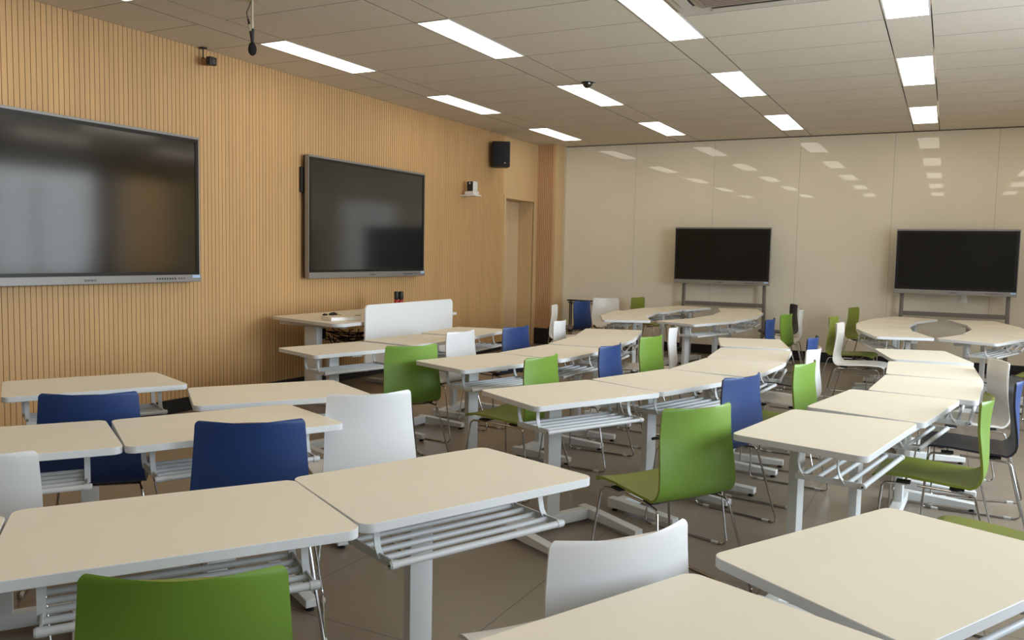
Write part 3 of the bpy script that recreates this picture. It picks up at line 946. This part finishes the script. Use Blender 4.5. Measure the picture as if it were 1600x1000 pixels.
mc = thing('hanging_microphone', 'microphone with black foam windscreen hanging from the ceiling at the top left', 'microphone', (-4.44, 4.49, ZC))
bm = BM(); lathe(bm, [(0.050, -0.006), (0.052, -0.002), (0.050, -0.0005)], 20); link('ceiling_plate', bm, 'cream', mc)
bm = BM(); tube(bm, [(0, 0, -0.006), (0, 0, -0.20)], 0.0085, 12); tube(bm, [(0, 0, -0.155), (0, 0, -0.205)], 0.011, 12); link('pole', bm, 'cream', mc)
bm = BM(); tube(bm, fillet([(-0.006, -0.006, -0.012), (-0.018, -0.012, -0.05), (-0.034, -0.02, -0.09), (-0.026, -0.014, -0.135), (-0.018, -0.01, -0.17)], 0.02), [0.0035]*100, 7); tube(bm, [(-0.026, -0.015, -0.132), (-0.018, -0.010, -0.172)], [0.005, 0.009], 8); link('cord', bm, 'cable', mc)
bm = BM(); tube(bm, [(-0.016, -0.009, -0.170), (-0.008, -0.004, -0.225)], 0.0095, 12); link('connector', bm, 'cream', mc)
bm = BM(); tube(bm, [(-0.006, -0.003, -0.218), (-0.002, 0, -0.26), (0, 0, -0.30)], [0.016, 0.014, 0.010], 12); tube(bm, [(0.008, 0, -0.20), (0.006, 0, -0.235)], 0.008, 8); link('clip', bm, 'black', mc)
bm = BM()
prof = []
for k in range(1, 14):
    th = math.pi*k/14
    prof.append((0.029*math.sin(th)*(1 + 0.12*math.cos(th)), -0.337 - 0.049*math.cos(th + math.pi)*-1))
prof.sort(key=lambda q: q[1])
lathe(bm, prof, 18); fm = link('foam_windscreen', bm, 'foam', mc)

dm = thing('dome_camera', 'black dome camera on the ceiling beside a lamp of the second row', 'camera', (-3.34, 7.98, ZC))
bm = BM(); lathe(bm, [(0.058, -0.010), (0.062, -0.006), (0.062, -0.0005)], 24); link('base_ring', bm, 'black', dm)
bm = BM(); lathe(bm, [(0.050*math.cos(a_), -0.010 - 0.048*math.sin(a_)) for a_ in [math.pi/2*0.97*(7-k)/7 for k in range(8)]], 24); link('dome', bm, 'screen', dm)
bm = BM(); tube(bm, [(0.06, 0, -0.003), (0.085, 0.0, -0.010)], 0.004, 8); link('cable_stub', bm, 'black', dm)

ac = thing('air_conditioner', 'ceiling cassette air conditioner cut off by the top frame edge', 'air conditioner', (-1.27, 5.47, ZC))
bm = BM()
for x0, x1, y0, yb in ((-0.49, 0.49, -0.49, -0.33), (-0.49, 0.49, 0.33, 0.49), (-0.49, -0.33, -0.33, 0.33), (0.33, 0.49, -0.33, 0.33)):
    box(bm, x0, x1, y0, yb, -0.035, -0.0005)
link('panel', bm, 'ac', ac, smooth=False)
bm = BM(); box(bm, -0.325, 0.325, -0.325, 0.325, -0.045, -0.005, bev=0.008)
for k in range(16):
    yy = -0.28 + 0.0375*k
    box(bm, -0.29, 0.29, yy - 0.004, yy + 0.004, -0.050, -0.044)
link('intake_grille', bm, 'acgrille', ac, smooth=False)
for rz in range(4):
    a_ = rz*math.pi/2
    bm = BM()
    prism(bm, rounded([(-0.27, 0.375), (0.27, 0.375), (0.27, 0.445), (-0.27, 0.445)], 0.012, 3), -0.041, -0.036, xf=lambda q, a_=a_: Vector((q.x*math.cos(a_) - q.y*math.sin(a_), q.x*math.sin(a_) + q.y*math.cos(a_), q.z)))
    v = link('air_flap', bm, 'ac', ac)
    bm = BM()
    prism(bm, [(-0.265, 0.355), (0.265, 0.355), (0.265, 0.371), (-0.265, 0.371)], -0.0385, -0.0355, xf=lambda q, a_=a_: Vector((q.x*math.cos(a_) - q.y*math.sin(a_), q.x*math.sin(a_) + q.y*math.cos(a_), q.z)))
    link('air_slot', bm, 'black', v, smooth=False)

# black hook rack in the corner behind the left ring
hk = thing('hook_rack', 'low black metal rack with a row of hooks in the corner by the pilaster', 'rack', (-5.02, 12.15, 0))
bm = BM()
for yy in (-0.03, 0.03): tube(bm, [(-0.30, yy, 0.735), (0.36, yy, 0.735)], 0.011, 8)
tube(bm, [(-0.30, 0, 0.70), (0.36, 0, 0.70)], 0.007, 8)
link('top_rail', bm, 'black', hk)
for s in (-0.25, 0.33):
    for yy in (-0.035, 0.035):
        bm = BM(); tube(bm, [(s, yy, 0.02), (s, yy*0.9, 0.73)], 0.011, 8); link('post', bm, 'black', hk)
    bm = BM(); tube(bm, fillet([(s, -0.20, 0.011), (s, 0.16, 0.011)], 0.02), 0.011, 8); link('foot_bar', bm, 'black', hk)
for k in range(16):
    xx = -0.24 + 0.037*k
    bm = BM(); tube(bm, fillet([(xx, -0.02, 0.70), (xx, -0.045, 0.672), (xx, -0.06, 0.69)], 0.01, 3), 0.0045, 6); link('hook', bm, 'black', hk)

# curtains beside the windows (mirrored in the displays)
def make_curtain():
    bm = BM()
    N = 40; W_ = 0.44
    P = [(0.03*math.sin(k*1.25), -W_/2 + W_*k/N) for k in range(N + 1)]
    for off in (0.0, 0.004):
        pass
    A = [[bm.verts.new((a + o_, b, z)) for a, b in P] for o_ in (0.0, 0.005) for z in (0.05, 2.95)]
    for k in range(N):
        bm.faces.new((A[0][k], A[0][k+1], A[1][k+1], A[1][k]))
        bm.faces.new((A[2][k], A[3][k], A[3][k+1], A[2][k+1]))
        bm.faces.new((A[0][k], A[2][k], A[2][k+1], A[0][k+1]))
        bm.faces.new((A[1][k], A[1][k+1], A[3][k+1], A[3][k]))
    return link('curtain', bm, 'curtain')
cu0 = make_curtain()
first = True
for n_, (a, b) in enumerate(WINDOWS):
    spots = (a + 0.10, b - 0.10) if n_ < 4 else (a + 0.17, a + 0.62, b - 0.15)
    for yy in spots:
        c = cu0 if first else cu0.copy()
        if not first: COL.objects.link(c)
        first = False
        c.location = (XR - 0.09, yy, 0)
        tag(c, 'beige curtain at a window of the right wall, outside the frame', 'curtain', 'curtains on the right wall')
